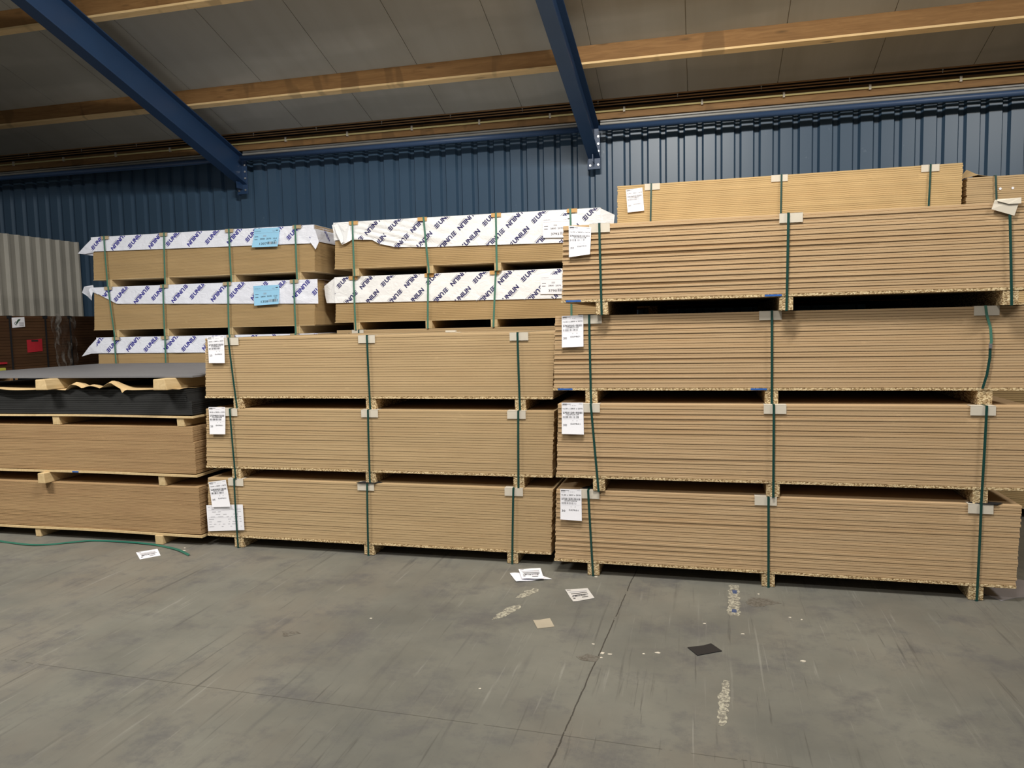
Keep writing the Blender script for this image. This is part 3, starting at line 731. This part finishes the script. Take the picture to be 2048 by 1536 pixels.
# E2
x, g = -3.792, gE2
e, top = pack('lower white wrapped pack behind the middle stack, directly above a bare pack', x, 7.421, g, .003, straps=rel(x, [(-3.563, -3.561), (-2.726, -2.748), (-2.003, -2.042), (-1.237, -1.239)]), seed=112, group=GE, lean=.034, **KE)
film_wrap(e, top, 2.8, 2.07, [(0, 1.987-g), (2.9, 1.962-g)], FILM, NAVY,
  words_E(-3.743-x, 2.171-g, -3.493-x, 2.135-g, -3.804-x, 2.105-g, -3.556-x, 2.082-g, 6), x0=-.004,
  ears=[cx([(-3.770, -.012, 2.255), (-3.795, .0, 2.257), (-3.87, .006, 2.212), (-3.934, .02, 2.172), (-3.927, .016, 2.076), (-3.907, .01, 1.99), (-3.785, -.012, 1.987)], x, g)])
paper_label(e, 'delivery_label', [(-1.545-x, 2.203-g), (-1.250-x, 2.203-g), (-1.256-x, 2.006-g), (-1.550-x, 2.016-g)], -.022, 'film', ('2800  2070  18.0', '3790'), .006)
e2 = empty('board_pack', (-3.79, 7.41, gE3), 0, label='bare MDF pack whose top edge shows just above the middle front stack', cat='board pack')
mb = MB(); mb.box(-.01, 2.81, 0, 2.07, bC, bC+.0166); mb.build('base_board', CHIP, e2)
mb = MB(); board_stack(mb, 2.8, 2.07, bC+.0166, 28, (.5641-bC-.0166)/28, 0, .002, 2, 120); mb.build('boards', MDF2, e2)
for bx in (.24, 1.4, 2.56):
    mb = MB(); mb.box(bx-.04, bx+.04, 0, 2.07, .001, bC); mb.build('bearer', CHIP, e2)
protector(e2, .245, .5641, .135, .045, CARD); strap(e2, .26, .24, 2.07, .5641, .0145, STRAPD)
for k in range(2):
    pack('MDF pack concealed behind the middle front stack, %s one up from the floor' % ('lowest', 'second')[k], -3.79, 7.41, k*.5654, 0, 28, (.5654-bC-.0166)/28, .0166, bC, [(.24, .24), (1.4, 1.4), (2.56, 2.56)], (MDF2, CHIP, CHIP), seed=130+k, amp=.002, visible=False, lean=0)
m = MB(); m.box(0, .11, -.004, .05, 0, .003); m.box(.0, .075, -.006, .03, .003, .016)
o = m.build('card_scrap', CARD); o.location = (-1.80, 5.21, 3*LB+.0085+.001); o.rotation_euler = (0, 0, .1); tag(o, 'torn pale card scrap lying on top of the middle front stack', 'card scrap')

# ------------------------------------------------------------------ left front stack of loose sheets
XA = -3.885
def loose(label, g, bh, base, H, n, mat, bears, y=5.13, xr=XA, bmat=PINE, seed=1, amp=.002, th=0, basemat=PINE, shift=None, gap=(.0003, .0008), hgt=None, gp=None):
    L = 2.8; x = xr-L
    e = empty('board_stack', (x, y, g), th, label=label, cat='board stack', group=gp)
    mb = MB()
    mb.grid(lambda u, v: (-.02+(L+.035)*u, -.012+2.09*v, bh+base+.003*math.sin(u*9+2)*(1-v)-.004*u*(1-v)), 30, 3, base-.001, (0, 0, 1)); mb.build('base_board', basemat, e)
    mb = MB(); t = (H-base)/n; board_stack(mb, L, 2.07, bh+base+.002, n, t, 0, amp, 1, seed, gap, .003); 
    if shift:
        for i, v in enumerate(mb.v):
            if v[2] > shift[0]: mb.v[i] = (v[0]+shift[1], v[1]+shift[2], v[2])
            elif len(shift) > 3: mb.v[i] = (v[0]+shift[3], v[1], v[2])
    mb.build('boards', mat, e)
    for bx, w, yo, tilt in bears:
        bx -= x; mb = MB(); hh = bh-.0012
        mb.hexa([(bx-w/2, yo, .001), (bx+w/2, yo, .001), (bx+w/2, 2.07, .001), (bx-w/2, 2.07, .001), (bx-w/2+tilt, yo-.004, hh), (bx+w/2-tilt*.5, yo-.004, hh), (bx+w/2, 2.07, hh), (bx-w/2, 2.07, hh)])
        mb.build('bearer', bmat, e, bevel=.004)
    return e
GA = 'board stacks piled on timbers at the left front'
loose('lowest stack of thin tan boards at left, standing on timbers on the floor', 0, .077, .018, .400, 60, MDFA, [(-6.4, .07, 0, 0), (-5.49, .055, 0, 0), (-4.268, .072, -.02, 0)], seed=201, gp=GA)
eA2 = loose('second stack of thin tan boards at left, under the black boards', .4795, .088, .018, .395, 56, MDFA, [(-6.45, .07, 0, 0), (-5.345, .075, -.07, .008), (-4.225, .06, 0, .0)], seed=202, xr=-3.90, gp=GA, shift=(.36, -.012, 0))
m = MB(); m.box(1.62, 1.68, -.016, -.012, .092, .103); m.build('blue_mark', BLUEM, eA2)
gA3 = .4795+.088+.395+.003
eA3 = loose('stack of black boards at left, separated from the tan boards by timbers', gA3, .075, .016, .222, 13, BLACKB, [(-6.3, .07, 0, 0), (-5.222, .07, 0, 0), (-4.018, .066, 0, 0)], seed=203, xr=-3.905, amp=.003, gp=GA, shift=(.205, -.045, -.004), gap=(.0006, .0012))
topA3 = gA3+.075+.222+.003
# crumpled kraft paper on the black boards
kp = [(-6.6, 0), (-5.765, .012), (-5.61, .006), (-5.38, .0), (-5.06, .0), (-5.00, .046), (-4.93, .036), (-4.889, .014), (-4.83, .028), (-4.79, .030), (-4.70, .010), (-4.62, .050), (-4.59, .052), (-4.53, .022), (-4.49, .004), (-4.2, .0), (-4.05, .004), (-3.95, .008)]
def kfn(u, v):
    x = -6.55+2.60*u
    h = interp(kp, x)*1.35
    return (x+.01*math.sin(v*9+u*30), 5.09+.02*math.sin(x*7)-.012*(1-v)+.42*v, topA3+.0025+h*math.exp(-((v-.10)/.22)**2)-.008*max(0, 1-v*6)*(.5+.5*math.sin(x*11)))
m = MB(); m.grid(kfn, 110, 10, .0012, (0, 0, 1))
o = m.build('kraft_paper', KRAFT); tag(o, 'crumpled kraft paper poking out between the black boards and the grey sheet', 'paper')
m = MB(); m.poly([(-4.525, 5.08, topA3+.012), (-4.495, 5.066, topA3-.024), (-4.470, 5.07, topA3-.004), (-4.43, 5.08, topA3+.006)], .001); m.build('torn_flap', KRAFT, o)
for bx, w, lb in ((-5.215, .100, 'left pale timber block on the kraft paper, under the grey sheet'), (-4.085, .112, 'right pale timber block on the kraft paper, under the grey sheet')):
    m = MB(); z0 = 0; hh = 1.3555-topA3-.004
    m.hexa([(-w/2, 0, z0), (w/2+.006, .012, z0), (w/2, 1.9, z0), (-w/2, 1.9, z0), (-w/2+.004, 0, hh), (w/2-.010, .006, hh), (w/2, 1.9, hh), (-w/2, 1.9, hh)])
    o = m.build('timber_block', PINE, bevel=.006); o.location = (bx, 4.99, topA3+.0038); tag(o, lb, 'timber', 'timber blocks under the grey sheet')
zs = 1.356
def sheet_z(u, v): return .016+.0015*math.sin(u*7)*v
m = MB(); m.grid(lambda u, v: (2.80*u, 2.07*v, sheet_z(u, v)), 24, 12, .0145, (0, 0, 1))
o = m.build('grey_sheet', [GREYB]); o.location = (-3.885-2.8, 5.13, zs); tag(o, 'large dark grey sheet lying on top of the left front stack', 'sheet')

# ------------------------------------------------------------------ dark brown packs by the partition
def brown(g, H, n, label, detail):
    # front faces +x at x=-8; local x runs along world -y ... build directly in world-aligned local axes
    e = empty('board_pack', (-9.18, 5.6, g), 0, label=label, cat='board pack', group='dark brown packs by the partition')
    mb = MB(); t = (H-.09)/n; r = random.Random(5+int(g*10))
    mb.box(.01, 1.17, .01, 3.49, .09, H-.001)
    for k in range(n):
        a = r.uniform(-.002, .002); g_ = .0016 if k % 3 else .005
        mb.box(0, 1.18+a, 0+a, 3.5+a, .09+k*t+g_/2, .09+(k+1)*t-g_/2)
    mb.build('boards', BROWNB, e)
    for by in (.3, 1.7, 3.2): m = MB(); m.box(0, 1.18, by-.05, by+.05, .002, .0895); m.build('bearer', BROWNC, e, bevel=.003)
    if detail:
        for yy in (1.69, 2.195, 2.575):
            m = MB(); m.box(1.187, 1.189, yy-.012, yy+.012, .0, H+.004); m.box(0, 1.189, yy-.012, yy+.012, H+.002, H+.004); m.build('strap', BLKPAD, e)
            m = MB(); m.box(1.184, 1.1865, yy-.035, yy+.035, H-.03, H+.003); m.box(1.13, 1.1865, yy-.035, yy+.035, H+.0005, H+.002); m.build('edge_protector', BLKPAD, e)
        def lab(y0, y1, z0, z1, mat, nm): m = MB(); m.grid(lambda u, v: (1.187+.004*math.sin(u*3), y0+(y1-y0)*u, z1+(z0-z1)*v+.01*u), 4, 3, .001, (1, 0, 0)); return m.build(nm, mat, e)
        o = lab(1.720, 1.895, 1.805-g, 1.925-g, PAPER, 'white_label')
        ink = MB(); fn = lambda u, v: (1.1935, 1.72+u, 1.805-g+v)
        ring = [(math.cos(k/14*2*math.pi), math.sin(k/14*2*math.pi)) for k in range(14)]
        for k in range(11): (a, b), (c, d) = ring[k], ring[k+1]; ink.quad([fn(.05+a*.022, .052+b*.022), fn(.05+c*.022, .052+d*.022), fn(.05+c*.016, .052+d*.016), fn(.05+a*.016, .052+b*.016)])
        ink.quad([fn(.045, .045), fn(.055, .040), fn(.095, .085), fn(.065, .082)]); ink.quad([fn(.065, .085), fn(.10, .082), fn(.115, .105), fn(.08, .10)])
        for q in range(4): ink.quad([fn(.09, .06-q*.012), fn(.155, .06-q*.012), fn(.155, .064-q*.012), fn(.09, .064-q*.012)], 1)
        ink.build('printing', [plain('green_print', lin(50, 80, 60), .6), INKG], o, recalc=False)
        o = lab(1.905, 2.125, 1.500-g, 1.655-g, RED, 'red_label')
        m = MB(); m.box(1.193, 1.195, 1.965, 2.06, 1.632-g, 1.655-g); m.build('printing', DARK, o)
        m = MB(); m.box(1.187, 1.205, 1.43, 1.60, 1.378-g, 1.402-g); m.build('red_tipped_stick', RED, e)
        m = MB(); m.box(1.187, 1.215, 1.45, 1.57, 1.300-g, 1.335-g); m.build('yellow_tag', YEL, e, bevel=.006)
        # torn stretch film
        n = N('clear_film'); n.b.inputs['Transmission Weight'].default_value = .0
        tr = n.add('ShaderNodeBsdfTransparent'); mx = n.add('ShaderNodeMixShader'); mo = n.t.nodes['Material Output']
        n.out(lin(150, 145, 140), .12); n.bump(n.noise(n.mapping((4, 4, 1.2)), 9, 4, .6, 1), 1., .05)
        n.link(n.ramp(n.noise(n.mapping((6, 6, 1.2)), 3, 3), [(.50, BW(.03)), (.66, BW(.38))]), mx.inputs[0]); n.link(tr.outputs[0], mx.inputs[1]); n.link(n.b.outputs[0], mx.inputs[2]); n.link(mx.outputs[0], mo.inputs[0])
        m = MB(); m.grid(lambda u, v: (1.197+.02*abs(math.sin(u*11+v*5))+.010*math.sin(v*23+u*4), 2.24+.40*u+.10*v*(1-u), H+.01-(H-.02)*v), 24, 24, .0006, (1, 0, 0))
        m.build('stretch_film', n.m, e)
        m = MB(); m.grid(lambda u, v: (1.235+.03*math.sin(u*6+v*7), 2.29+.07*u+.02*math.sin(v*4), H+.03-.20*v), 8, 8, .001, (1, 0, 0)); m.build('film_tail', n.m, e)
    return e
brown(0, 1.135, 27, 'lower dark brown board pack hidden behind the left front stack', False)
brown(1.137, .810, 20, 'dark brown strapped board pack with a red label in front of the white ribbed partition', True)

# ------------------------------------------------------------------ floor litter
def floor_paper(name, pts, label, cat, mat=PAPER, z=.0012, lift=0, group=None, printed=True, seed=1):
    tl, tr, br, bl = [Vector(p) for p in pts]; r = random.Random(seed)
    c = (tl+tr+br+bl)/4; L = [p-c for p in (tl, tr, br, bl)]
    f = lambda u, v: L[0].lerp(L[1], u).lerp(L[3].lerp(L[2], u), v)
    hz = lambda u, v: z+lift*(noise.noise(Vector((u*2.5+seed, v*2.5, 0)))+.5)*.5+lift*.4*(u-.5)**2
    m = MB(); m.grid(lambda u, v: (*f(u, v), max(.0012, hz(u, v))), 10, 8, .0008, (0, 0, 1)); o = m.build(name, mat); o.location = (c.x, c.y, 0)
    tag(o, label, cat, group)
    if printed:
        ink = MB(); fn = lambda u, v: (*f(u, 1-v), max(.0012, hz(u, 1-v))+.0009)
        put_bar(ink, .06, .22, .88, .92, fn); 
        for k in range(3): put_bar(ink, .1+.03*k, .9-.05*r.random(), .70-.13*k, .745-.13*k, fn, 0 if k else 1)
        x = .12
        while x < .8: ww = r.choice((.012, .02, .03)); put_bar(ink, x, x+ww, .34, .44, fn, r.choice((0, 1))); x += ww+r.choice((.01, .02))
        put_bar(ink, .1, .2, .2, .26, fn); put_bar(ink, .5, .78, .2, .25, fn)
        ink.build('printing', [INK, INKG], o, recalc=False)
    return o
floor_paper('paper_label', [(-4.302, 4.888), (-4.196, 5.0), (-4.050, 4.855), (-4.139, 4.739)], 'white printed label on the floor near the green strap end', 'label', seed=2)
floor_paper('paper_label', [(-1.285, 4.93), (-1.13, 4.985), (-.975, 4.87), (-1.20, 4.77)], 'crumpled label lying under another label, left of the floor crack', 'label', lift=.012, seed=3, printed=False)
floor_paper('paper_label', [(-1.237, 4.988), (-1.090, 5.037), (-1.023, 4.830), (-1.168, 4.803)], 'clean white label on top of a crumpled one in front of the middle stack', 'label', z=.016, lift=.006, seed=4)
floor_paper('paper_label', [(-.855, 4.688), (-.716, 4.742), (-.647, 4.574), (-.769, 4.490)], 'creased wet looking label on the floor closest to the floor crack', 'label', mat=plain('dirty_paper', lin(205, 202, 200), .5), lift=.006, seed=5)
def flat(name, pts, label, cat, mat, h=.003, z=.0005):
    cx_ = sum(p[0] for p in pts)/len(pts); cy_ = sum(p[1] for p in pts)/len(pts)
    m = MB(); m.slab([(p[0]-cx_, p[1]-cy_) for p in pts], z, z+h); o = m.build(name, mat); o.location = (cx_, cy_, 0); return tag(o, label, cat)
flat('card_square', [(-.95, 4.158), (-.913, 4.168), (-.859, 4.206), (-.81, 4.09), (-.899, 4.044)], 'small square of tan card on the floor left of the crack', 'card', plain('dusty_card', lin(168, 158, 140), .8), .003)
flat('rubber_mat', [(-.069, 3.954), (.015, 3.995), (.022, 4.002), (.052, 4.028), (.106, 3.945), (-.018, 3.866)], 'dark flat rubber square on the floor right of the crack', 'rubber mat', BLKPAD, .004)
# floor residue of tape and paint, each a thin irregular patch
def worn(name, c, d):
    n = N(name); f = n.ramp(n.noise(n.oc, 42, 6, .75), [(.44, BW(0)), (.54, BW(1))])
    return n.out(n.mix(f, c, d), .6)
TAPE = worn('tape_residue', lin(172, 168, 152), lin(112, 109, 101))
TAPEB = plain('tape_residue_blue', lin(70, 84, 120), .6, var=.3, scale=40)
SMUDGE = worn('dark_smudge', lin(84, 79, 72), lin(104, 101, 94))
def ray_floor(px, py):
    d = fwd+rt2*((px-1024)/FPX)-up2*((py-768)/FPX); t = -CAMH/d.z; return (d.x*t, d.y*t)
def patch(poly, mat, label, cat='tape residue', name='tape_residue', jag=.012, seed=0, h=.0008, z=.0003):
    P = [Vector(p) for p in poly]; r = random.Random(seed); Q = []
    for a, b in zip(P, P[1:]+P[:1]):
        k = max(1, int((b-a).length/.02))
        for i in range(k): Q.append(a.lerp(b, i/k)+Vector((r.uniform(-jag, jag), r.uniform(-jag, jag))))
    return flat(name, [tuple(q) for q in Q], label, cat, mat, h, z)
T = [
 ([(.185, 4.98), (.235, 4.98), (.232, 4.70), (.222, 4.45), (.150, 4.45), (.160, 4.75)], TAPE, 'longest strip of worn tape residue on the floor near the right stack', .010),
 ([(.195, 4.88), (.222, 4.88), (.220, 4.82), (.192, 4.82)], TAPEB, 'upper blue fleck on the long tape residue', .003),
 ([(.178, 4.55), (.205, 4.55), (.203, 4.50), (.176, 4.50)], TAPEB, 'lower blue fleck on the long tape residue', .003),
 ([(-1.105, 4.62), (-1.04, 4.69), (-1.02, 4.62), (-1.09, 4.50), (-1.14, 4.48)], TAPE, 'torn tape remnant left of the crack, nearer the stacks', .008),
 ([(-1.15, 4.33), (-1.06, 4.40), (-1.08, 4.30), (-1.13, 4.18), (-1.19, 4.12), (-1.17, 4.24)], TAPE, 'torn tape remnant left of the crack, nearer the camera', .010),
 ([(.262, 4.68), (.31, 4.78), (.40, 4.76), (.48, 4.70), (.38, 4.64), (.30, 4.62)], SMUDGE, 'dark smear beside the long tape residue', .010),
 ([(.10, 3.62), (.135, 3.62), (.12, 3.38), (.10, 3.20), (.07, 3.2), (.078, 3.45)], TAPE, 'faint tape residue nearest the camera', .008),
 ([(-.625, 3.74), (-.57, 3.78), (-.50, 3.76), (-.52, 3.70), (-.60, 3.70)], SMUDGE, 'dark stain crossing the floor crack', .008),
 ([(-2.32, 3.72), (-2.25, 3.75), (-2.20, 3.72), (-2.27, 3.66)], SMUDGE, 'dark stain alone on the left part of the floor', .010)]
for k, (poly, mt, lb, jg) in enumerate(T):
    patch(poly, mt, lb, 'stain' if mt is SMUDGE else 'tape residue', 'floor_stain' if mt is SMUDGE else 'tape_residue', jg, k, z=.0003+(.001 if mt is TAPEB else 0))
# pale chips of debris
chips = [(-.56, 3.90), (-.50, 3.80), (-.46, 3.795), (-.50, 3.745), (-.29, 3.835), (-.22, 3.86), (.22, 4.19), (.50, 4.48), (.56, 4.46), (.35, 4.83), (-.69, 4.97), (-3.99, 5.06), (-3.95, 5.0), (-1.02, 3.30), (.50, 3.9), (.02, 4.30), (-1.9, 4.0)]
r = random.Random(4)
for cx_, cy_ in chips:
    m = MB(); n_ = 6; R_ = r.uniform(.008, .016); a0 = r.random()*6
    m.slab([(R_*math.cos(a0+k/n_*6.283)*r.uniform(.5, 1.2), R_*.7*math.sin(a0+k/n_*6.283)*r.uniform(.5, 1.2)) for k in range(n_)], .0004, .0004+r.uniform(.002, .006))
    o = m.build('debris_chip', CARD); o.location = (cx_, cy_, 0); tag(o, 'tiny pale chip of debris scattered on the concrete floor', 'debris', 'pale chips on the floor')
# loose green strap on the floor at left
sp = [(-6.05, 5.30), (-5.98, 5.06), (-5.80, 4.965), (-5.595, 4.922), (-5.278, 4.892), (-5.023, 5.016), (-4.825, 5.098), (-4.325, 5.080), (-4.035, 5.001), (-3.818, 4.884)]
m = MB(); pts = []
for i in range(len(sp)-1):
    p0 = Vector(sp[max(0, i-1)]); p1 = Vector(sp[i]); p2 = Vector(sp[i+1]); p3 = Vector(sp[min(len(sp)-1, i+2)])
    for k in range(6):
        t = k/6; pts.append(.5*((2*p1)+(p2-p0)*t+(2*p0-5*p1+4*p2-p3)*t*t+(3*p1-p0-3*p2+p3)*t**3))
pts.append(Vector(sp[-1])); o0 = pts[0]
for i, (a, b) in enumerate(zip(pts[:-1], pts[1:])):
    d = (b-a).normalized(); nn = Vector((-d.y, d.x))*.0095
    za = .003+.004*abs(math.sin(i*.35)); zb = .003+.004*abs(math.sin((i+1)*.35))
    q = [a-nn-o0, b-nn-o0, b+nn-o0, a+nn-o0]
    zz = (za, zb, zb+.006, za+.006)
    m.hexa([(p.x, p.y, z) for p, z in zip(q, zz)]+[(p.x, p.y, z+.0012) for p, z in zip(q, zz)])
o = m.build('loose_strap', plain('sea_green_strap', lin(34, 98, 84), .4)); o.location = (o0.x, o0.y, 0); tag(o, 'loose green plastic strap curling along the floor at left', 'strap')
flat('plastic_sheet', [(1.67, 5.12), (1.721, 5.05), (1.754, 4.985), (1.80, 5.02), (1.86, 5.06), (1.96, 5.09), (2.2, 5.06), (2.3, 5.25), (2.0, 5.42), (1.75, 5.3)], 'crumpled grey plastic sheet on the floor at the right end of the right stack', 'plastic', PLG, .002)
